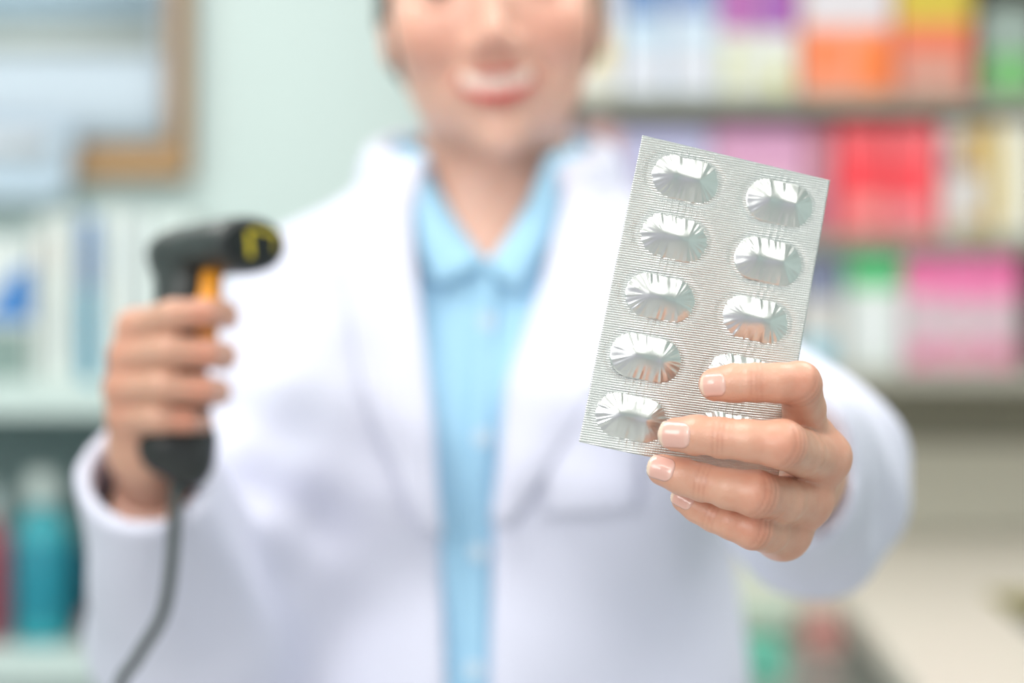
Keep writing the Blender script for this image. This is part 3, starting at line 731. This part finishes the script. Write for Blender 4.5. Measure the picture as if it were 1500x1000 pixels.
# ---- shirt
M_shirt = mat((170, 216, 242), 0.75, noise=0.04, scale=300, bump=0.15)
def build_shirt():
    G, lo, h = grid((CX-0.215, 1.15, 0.86), (CX+0.215, 1.46, 1.432), 0.0045)
    F = shirt_outer(G)+0.0012*np.sin(70*G[2]+9*np.sin(20*G[0]))
    F = smin(F, smax(cap(G, (CX, 1.30, 1.36), (CX, 1.296, 1.43), 0.066, 0.0595), G[2]-(1.412+(G[1]-1.30)*0.25), 0.004), 0.012)
    vz = np.interp(G[2], [1.328, 1.346, 1.362, 1.383, 1.42], [0.0, 0.0135, 0.024, 0.034, 0.041])
    V_ = np.where((G[2] > 1.325), np.abs(G[0]-(CX+0.0))-vz, 1.0)
    F = smax(F, -np.maximum(V_, G[1]-1.30), 0.002)
    F = smax(F, -cap(G, (CX, 1.302, 1.30), (CX, 1.297, 1.46), 0.0565, 0.0545), 0.002)
    F = smax(F, -torso(G, 0.0225), 0.002)
    V, Fc = nets(F, lo, h); V = relax(V, Fc, 1, 0.5)
    o = mesh_obj('shirt', V, Fc, M_shirt, person)
    return o
shirt = build_shirt()
yf = 1.05
def XZ(px, py, D=1.19):
    q = P(px, py, D); return (q[0], q[2])
def shirt_coll(G): return smin(torso(G, 0.010), cap(G, (CX, 1.30, 1.36), (CX, 1.296, 1.44), 0.067, 0.061), 0.012)
patch('shirt_collar', shirt_coll, [XZ(614, 226), XZ(632, 290), XZ(664, 335), XZ(706, 382)], [XZ(576, 240), XZ(586, 330), XZ(640, 420)], 8, 14, yf, 0.004, 0.003, M_shirt, shirt, puff=0.004)
patch('shirt_collar', shirt_coll, [XZ(802, 216), XZ(776, 285), XZ(748, 338), XZ(714, 386)], [XZ(846, 212), XZ(828, 310), XZ(758, 430)], 8, 14, yf, 0.004, 0.003, M_shirt, shirt, puff=0.004)
patch('placket', shirt_outer, [XZ(700, 388), XZ(690, 700), XZ(682, 1060)], [XZ(728, 388), XZ(716, 700), XZ(708, 1060)], 4, 24, yf, 0.002, 0.002, M_shirt, shirt)
for py in (470, 640, 810, 980):
    x, z = XZ(713-(py-470)*0.036, py); y = float(project(shirt_outer, np.array([x]), np.array([z]), yf)[0])-0.0045
    n = 16; V = [(x+0.0052*math.cos(2*math.pi*k/n), y, z+0.0052*math.sin(2*math.pi*k/n)) for k in range(n)]+[(x+0.0052*math.cos(2*math.pi*k/n), y+0.002, z+0.0052*math.sin(2*math.pi*k/n)) for k in range(n)]
    bevel(mesh_obj('button', V, [tuple(range(n)), tuple(range(2*n-1, n-1, -1))]+[(k, n+k, n+(k+1) % n, (k+1) % n) for k in range(n)], mat((214, 232, 244), 0.25), shirt, smooth=False), 0.0005)

# ---- coat
M_coat = mat((224, 226, 243), 0.75, noise=0.015, scale=500, bump=0.12)
def build_coat():
    G, lo, h = grid((CX-0.265, 0.80, 0.70), (CX+0.245, 1.49, 1.432), 0.0044)
    F = coat_outer(G)
    inner = np.maximum(arm_R(G, 0.010, 0.2), -cuff_plane(G, EL_R, WR_R)-0.09)
    inner = np.minimum(inner, np.maximum(arm_L(G, 0.0120, 0.2), -cuff_plane(G, EL_L, WR_L)-0.09))
    inner = np.minimum(inner, cap(G, (CX, 1.302, 1.30), (CX, 1.297, 1.50), 0.0665, 0.0645))
    F = smax(F, -(inner+folds(G)), 0.002)
    F = smax(F, cuff_plane(G, EL_L, WR_L), 0.003); F = smax(F, cuff_plane(G, EL_R, WR_R), 0.003)
    F = smax(F, 0.72-G[2], 0.002)
    F = smax(F, G[2]-(1.405+np.clip((G[1]-1.25)*0.3, -0.02, 0.02)), 0.003)
    op = np.maximum(np.maximum(edge_l(G[2])-G[0], G[0]-edge_r(G[2])), G[1]-1.29)
    F = smax(F, -op, 0.003)
    V, Fc = nets(F, lo, h); V = relax(V, Fc, 2, 0.5)
    return mesh_obj('white_coat', V, Fc, M_coat, person)
coat = build_coat()
patch('lapel', coat_outer, [XZ(594, 262), XZ(603, 345), XZ(628, 560), XZ(646, 780)], [XZ(540, 290), XZ(488, 385), XZ(530, 560), XZ(622, 775)], 12, 30, yf, 0.005, 0.004, M_coat, coat, puff=0.004)
patch('lapel', coat_outer, [XZ(838, 240), XZ(800, 400), XZ(748, 560), XZ(722, 760)], [XZ(880, 280), XZ(950, 385), XZ(880, 560), XZ(746, 765)], 12, 30, yf, 0.005, 0.004, M_coat, coat, puff=0.004)
def coat_collar():
    n, mrows = 44, 7; V = []; f = []
    for i in range(n+1):
        a = math.radians(-62+ (360-56)*0 + i*(304-0)/n)   # from her right front round the back to her left front
        a = math.radians(238-90) + (math.radians(360-56*1.15))*i/n*(-1) if False else math.radians(-58+296*i/n)
        ca, sa = math.cos(a), math.sin(a)
        for j in range(mrows):
            t = j/(mrows-1); back = (sa+1)/2
            r = 0.063+0.020*t+0.005*math.sin(math.pi*t); z = 1.396+0.022*back+0.012*math.sin(math.pi*min(1, t*1.4))-0.045*t**1.4-(0.030*t+0.012)*(1-back)**2
            V.append((CX+r*ca*1.05, 1.300+r*sa, z))
    for i in range(n):
        for j in range(mrows-1): f.append((i*mrows+j, (i+1)*mrows+j, (i+1)*mrows+j+1, i*mrows+j+1))
    o = mesh_obj('coat_collar', V, f, M_coat, coat); so = o.modifiers.new('cloth', 'SOLIDIFY'); so.thickness = 0.004
coat_collar()
patch('chest_pocket', coat_outer, [XZ(792, 596), XZ(800, 752)], [XZ(936, 580), XZ(930, 742)], 12, 12, yf, 0.003, 0.003, M_coat, coat, puff=0.002)
# trousers and shoes, out of frame
def legs():
    G, lo, h = grid((CX-0.23, 1.13, 0.05), (CX+0.23, 1.48, 0.95), 0.008)
    F = None
    for s in (-1, 1):
        c = smin(cap(G, (CX+s*0.085, 1.305, 0.84), (CX+s*0.085, 1.30, 0.48), 0.098, 0.07), cap(G, (CX+s*0.085, 1.30, 0.48), (CX+s*0.085, 1.315, 0.08), 0.07, 0.058), 0.02)
        F = c if F is None else smin(F, c, 0.03)
    F = smin(F, ell(G, (CX, 1.305, 0.84), (0.21, 0.150, 0.12)), 0.04); F = smax(smax(F, G[2]-0.92, 0.004), 0.07-G[2], 0.004)
    V, Fc = nets(F, lo, h); mesh_obj('trousers', V, Fc, mat((52, 56, 66), 0.8), person)
    for s in (-1, 1):
        G, lo, h = grid((CX+s*0.085-0.06, 1.10, 0.0), (CX+s*0.085+0.06, 1.40, 0.12), 0.006)
        F = smin(cap(G, (CX+s*0.085, 1.33, 0.04), (CX+s*0.09, 1.18, 0.03), 0.042, 0.036), cap(G, (CX+s*0.085, 1.32, 0.04), (CX+s*0.085, 1.32, 0.09), 0.042, 0.042), 0.02)
        F = smax(F, 0.006-G[2], 0.003); V, Fc = nets(F, lo, h); V[:, 2] -= 0.006; mesh_obj('shoe', V, Fc, mat((235, 235, 235), 0.5), person)
legs()
# ------------------------------------------------------------------ blister pack
PC = {'tl': P(941, 198, 0.716), 'tr': P(1216, 264, 0.738), 'bl': P(848, 647, 0.706), 'br': P(1139, 702, 0.722)}
def pack_pos(u, v):
    u = np.asarray(u, float)[..., None]; v = np.asarray(v, float)[..., None]
    p = (PC['tl']*(1-u)+PC['tr']*u)*(1-v)+(PC['bl']*(1-u)+PC['br']*u)*v
    bow = 4*u*(1-u)*v*v*0.0012
    return p+np.array([0, -1, -0.55])*bow
def pack_frame(u, v):
    e = 1e-3; a = unit(pack_pos(u+e, v)-pack_pos(u-e, v)); b = pack_pos(u, v+e)-pack_pos(u, v-e); n = unit(np.cross(a, b)); 
    if n[1] > 0: n = -n
    b = unit(b-a*np.dot(a, b)); return a, b, n
def uv_from_px(px, py):
    u, v = 0.5, 0.5
    for _ in range(30):
        p = pack_pos(u, v); q = np.array([750+p[0]/p[1]*FPX, 500-(p[2]-CAMZ)/p[1]*FPX]); e = np.array([px, py])-q
        J = []
        for du, dv in ((1e-4, 0), (0, 1e-4)):
            p2 = pack_pos(u+du, v+dv); q2 = np.array([750+p2[0]/p2[1]*FPX, 500-(p2[2]-CAMZ)/p2[1]*FPX]); J.append((q2-q)/1e-4)
        s = np.linalg.solve(np.array(J).T, e); u += s[0]; v += s[1]
    return u, v
def foil_material(lines):
    m = bpy.data.materials.new('foil'); m.use_nodes = True; nt = m.node_tree; b = nt.nodes['Principled BSDF']
    b.inputs['Metallic'].default_value = 0.8 if lines else 0.93; b.inputs['Base Color'].default_value = (*lin((230, 234, 233) if lines else (228, 231, 229)), 1)
    b.inputs['Roughness'].default_value = 0.34 if lines else 0.29
    if lines:
        uv = nt.nodes.new('ShaderNodeUVMap'); sp = nt.nodes.new('ShaderNodeSeparateXYZ'); nt.links.new(uv.outputs[0], sp.inputs[0])
        def M(op, a, c):
            n = nt.nodes.new('ShaderNodeMath'); n.operation = op
            for i, q in enumerate((a, c)):
                if q is None: continue
                if isinstance(q, (int, float)): n.inputs[i].default_value = q
                else: nt.links.new(q, n.inputs[i])
            return n.outputs[0]
        ph = M('ADD', M('MULTIPLY', sp.outputs['Y'], 131.0), M('MULTIPLY', sp.outputs['X'], 6.0))
        s1 = M('SINE', M('MULTIPLY', ph, 2*math.pi), None)
        s2 = M('SINE', M('MULTIPLY', sp.outputs['X'], 2*math.pi*82), None)
        hgt = M('ADD', s1, M('MULTIPLY', s2, 0.22))
        bp = nt.nodes.new('ShaderNodeBump'); bp.inputs['Strength'].default_value = 1.0; bp.inputs['Distance'].default_value = 0.00012
        nt.links.new(hgt, bp.inputs['Height']); nt.links.new(bp.outputs['Normal'], b.inputs['Normal'])
    return m
M_sheet, M_pocket = foil_material(True), foil_material(False)
POCK = [(1003, 262), (986, 348), (967, 436), (946, 524), (924, 611), (1142, 297), (1125, 382), (1106, 468), (1086, 553), (1067, 637)]
POCK = [uv_from_px(*p) for p in POCK]
def build_pack():
    t = thing('blister_pack', 'silver foil blister pack of ten pill pockets held up between fingers and thumb', 'pill pack', tuple(pack_pos(0.5, 0.5)))
    nu, nv = 150, 230; U, Vv = np.meshgrid(np.linspace(0, 1, nu), np.linspace(0, 1, nv)); base = pack_pos(U, Vv)
    _, _, n = pack_frame(0.5, 0.5)
    wmm, hmm = 70.0, 112.0; hgt = np.zeros_like(U)
    for (u0, v0) in POCK:      # stretch creases above and below each pocket
        x, y = (U-u0)*wmm, (Vv-v0)*hmm
        near = np.clip(1-np.abs(np.abs(y)-9.0)/3.2, 0, 1); hgt += 0.13*near*np.exp(-(x/4.0)**2)*np.sin(x*2.6+u0*40)
        q = np.sqrt(np.maximum(np.abs(x)-5.5, 0)**2+y**2); hgt -= 0.25*np.exp(-((q-8.2)/0.9)**2)
    hgt += 0.25*np.sin(U*5+1)*np.sin(Vv*7)+0.12*np.sin(Vv*23+U*4)
    V = base+n*(hgt*mm)[..., None]
    idx = np.arange(nu*nv).reshape(nv, nu); F = np.stack([idx[:-1, :-1], idx[:-1, 1:], idx[1:, 1:], idx[1:, :-1]], -1).reshape(-1, 4)
    o = mesh_obj('foil_sheet', V.reshape(-1, 3), F, M_sheet, t, uv=np.stack([U, Vv], -1).reshape(-1, 2))
    so = o.modifiers.new('foil', 'SOLIDIFY'); so.thickness = 0.00035; so.offset = 0
    for k, (u0, v0) in enumerate(POCK):
        rg = np.random.default_rng(30+k); a, b, nn = pack_frame(u0, v0); c = pack_pos(u0, v0)
        na, nr = 220, 30; hs, R = 5.4, 8.1
        per = 4*hs+2*math.pi*R; s = np.arange(na)/na*per
        seg = np.zeros((na, 2)); dr = np.zeros((na, 2))
        for i, q in enumerate(s):
            if q < 2*hs: seg[i] = (-hs+q, 0); dr[i] = (0, -1)
            elif q < 2*hs+math.pi*R: an = (q-2*hs)/R; seg[i] = (hs, 0); dr[i] = (math.sin(an), -math.cos(an))
            elif q < 4*hs+math.pi*R: seg[i] = (hs-(q-2*hs-math.pi*R), 0); dr[i] = (0, 1)
            else: an = (q-4*hs-math.pi*R)/R; seg[i] = (-hs, 0); dr[i] = (-math.sin(an), math.cos(an))
        # wrinkles: a random set of narrow folds round the rim
        wr = np.zeros(na); pos = 0.0
        while pos < per:
            w = rg.uniform(0.5, 1.5); am = rg.uniform(0.2, 1.0); dd = np.minimum(np.abs(s-pos), per-np.abs(s-pos)); wr += am*np.exp(-(dd/w)**2); pos += rg.uniform(1.4, 4.0)
        wr = wr-wr.mean(); lng = rg.uniform(0.35, 1.0, na); lng = np.convolve(np.concatenate([lng, lng, lng]), np.ones(15)/15, 'same')[na:2*na]
        V = []; H0 = 3.1
        for j in range(nr+1):
            rho = j/nr
            prof = H0*(1-rho**1.45)*(1 if True else 0)
            prof = H0*(1-math.sqrt(rho*rho+0.02))/(1-math.sqrt(0.02))*0.8+H0*(1-rho**2.2)*0.2 if rho < 1 else -0.15
            damp = np.clip((rho-0.28*lng/0.7)/0.45, 0, 1)**1.2*(1 if rho < 0.97 else 0.5)
            hh = prof+0.46*wr*damp*(0.35+0.65*(1-abs(rho-0.72)/0.72))
            # sag of the top a bit, so that the ridge is uneven
            x = seg[:, 0]*(1-0.15*(1-rho))+dr[:, 0]*R*rho; y = seg[:, 1]+dr[:, 1]*R*rho
            hh = hh+(0.35*np.sin(x*0.45+k)*(1-rho))
            if rho >= 1: hh = np.full(na, -0.25)
            V.append(c+(x[:, None]*a+y[:, None]*b+hh[:, None]*nn)*mm)
        V = np.concatenate(V); f = []
        for j in range(nr):
            for i in range(na): f.append((j*na+i, j*na+(i+1) % na, (j+1)*na+(i+1) % na, (j+1)*na+i))
        mesh_obj('pill_pocket', V, np.array(f), M_pocket, t)
build_pack()

# ------------------------------------------------------------------ barcode scanner
def build_scanner():
    t = thing('barcode_scanner', 'black handheld barcode scanner with an orange trigger in the raised hand', 'scanner', tuple(P(262, 690, 1.045)))
    black = mat((52, 58, 58), 0.38, noise=0.06, scale=200); dark = mat((22, 24, 26), 0.25)
    B, Fr = P(232, 372, 1.085), P(372, 358, 1.018); e1 = unit(Fr-B); L = np.linalg.norm(Fr-B); e3 = unit(np.cross(e1, (0, 0, 1))); e2 = np.cross(e3, e1)
    hb, hw = 0.0145, 0.0215
    G, lo, h = grid((-0.205, 0.99, 1.19), (-0.105, 1.115, 1.36), 0.0014)
    def loc(G):
        d = [G[i]-B[i] for i in range(3)]
        return [(d[0]*e[0]+d[1]*e[1]+d[2]*e[2]) for e in (e1, e2, e3)]
    s, u, w = loc(G); tt = s/L
    rr = np.interp(tt, [-0.06, 0.0, 0.1, 0.3, 0.6, 0.85, 1.0], [0.05, 0.35, 0.62, 0.86, 1.0, 1.05, 1.0])
    q = np.sqrt((u/hb)**2+(w/hw)**2); F = (q-rr)*hb*0.8
    F = smax(F, s-L, 0.004); F = smax(F, -s-0.004, 0.003)
    # eyebrow lip at the tail
    F = smin(F, cap(G, P(224, 374, 1.088), P(258, 366, 1.07), 0.003, 0.007), 0.006)
    hd = smin(cap(G, P(268, 392, 1.062), P(270, 440, 1.05), 0.0150, 0.0135), cap(G, P(270, 440, 1.05), P(262, 600, 1.042), 0.0135, 0.0150), 0.008)
    hd = smin(hd, cap(G, P(262, 600, 1.042), P(264, 668, 1.040), 0.0140, 0.0125), 0.01)
    F = smin(F, hd, 0.012)
    F = smax(F, -cap(G, P(322, 412, 1.030), P(322, 470, 1.026), 0.006, 0.006), 0.003)
    V, Fc = nets(F, lo, h); V = relax(V, Fc, 1, 0.5); mesh_obj('housing', V, Fc, black, t)
    # foot of the grip
    G, lo, h = grid((-0.205, 1.0, 1.185), (-0.14, 1.075, 1.25), 0.0014)
    F = smin(cap(G, P(238, 652, 1.036), P(286, 642, 1.036), 0.0125, 0.0105), cap(G, P(262, 655, 1.036), P(276, 680, 1.034), 0.0155, 0.0125), 0.012)
    V, Fc = nets(F, lo, h); mesh_obj('grip_foot', V, Fc, mat((40, 44, 44), 0.4), t)
    # trigger
    G, lo, h = grid((-0.17, 0.995, 1.26), (-0.125, 1.06, 1.335), 0.0012)
    F = smin(cap(G, P(311, 404, 1.032), P(306, 450, 1.024), 0.0058, 0.0058), cap(G, P(306, 450, 1.024), P(304, 496, 1.022), 0.0058, 0.0054), 0.006)
    V, Fc = nets(F, lo, h); o = mesh_obj('trigger', V, Fc, mat((242, 158, 30), 0.4), t); o['label'] = 'orange trigger'
    # scan window with bezel
    def disc(name, off, ka, kb, m, thick):
        n = 40; V = []
        for d in (0, 1):
            for k in range(n):
                a = 2*math.pi*k/n; V.append(B+e1*(L+off-thick*d)+e2*(hb*ka*math.sin(a))+e3*(hw*kb*math.cos(a)))
        return mesh_obj(name, V, [tuple(range(n)), tuple(range(2*n-1, n-1, -1))]+[(k, n+k, n+(k+1) % n, (k+1) % n) for k in range(n)], m, t, smooth=False)
    disc('bezel', 0.0008, 0.86, 0.88, mat((34, 36, 38), 0.5), 0.004); disc('scan_window', 0.0012, 0.70, 0.76, mat((16, 18, 20), 0.08), 0.003)
    yl = mat((214, 196, 40), 0.45)
    def bar(a, b, wd):
        a = np.array(a)*mm; b = np.array(b)*mm; dd = unit(np.append(b-a, 0))[:2]; nrm = np.array([-dd[1], dd[0]])*wd*mm; V = []
        for off in (0.0016, 0.0012):
            for pnt in (a+nrm, b+nrm, b-nrm, a-nrm): V.append(B+e1*(L+off)+e3*pnt[0]+e2*pnt[1])
        mesh_obj('label_stripe', V, [(0, 1, 2, 3), (7, 6, 5, 4), (0, 4, 5, 1), (1, 5, 6, 2), (2, 6, 7, 3), (3, 7, 4, 0)], yl, t, smooth=False)['label'] = 'yellow label stripe'
    bar((-13, 5.5), (2, 8), 0.9); bar((4, 6.5), (3, -6.5), 1.5); bar((-13, 5), (-12, -3), 0.5)
    tube('cable', [P(262, 690, 1.036), P(256, 740, 1.03), P(252, 820, 1.03), P(238, 900, 1.035), P(200, 965, 1.045), P(170, 1030, 1.05), P(140, 1300, 1.05), P(130, 2400, 1.06), (-0.30, 1.12, 0.35), (-0.32, 1.15, 0.012), (-0.45, 1.3, 0.006)], 0.0032, mat((70, 78, 76), 0.5), t, res=160)
    lathe('strain_relief', [(0.0048, -0.012), (0.006, 0.004)], tuple(P(262, 692, 1.036)), mat((36, 38, 38), 0.5), t, n=14)
build_scanner()

# ------------------------------------------------------------------ assumed ceiling light fixtures, out of view
for i, (x, y, w) in enumerate(PANELS):
    where = ['above the counter in front of the woman', 'above the customer side to the right', 'over the mint shelving', 'over the medicine shelves', 'behind the photographer'][i]
    t = thing('assumed_ceiling_light', 'assumed square white ceiling light panel ' + where, 'light', (x, y, 2.6), 'assumed ceiling light panels')
    fr = mat((230, 230, 228), 0.4)
    for (a, b, c, d) in ((-0.47, -0.32, 0.47, -0.302), (-0.47, 0.302, 0.47, 0.32), (-0.47, -0.302, -0.452, 0.302), (0.452, -0.302, 0.47, 0.302)):
        box('frame', (x+a, y+b, 2.58), (x+c, y+d, 2.6), fr, t)
    box('diffuser', (x-0.451, y-0.301, 2.59), (x+0.451, y+0.301, 2.599), mat((255, 252, 245), 0.5, emit=3.0), t)
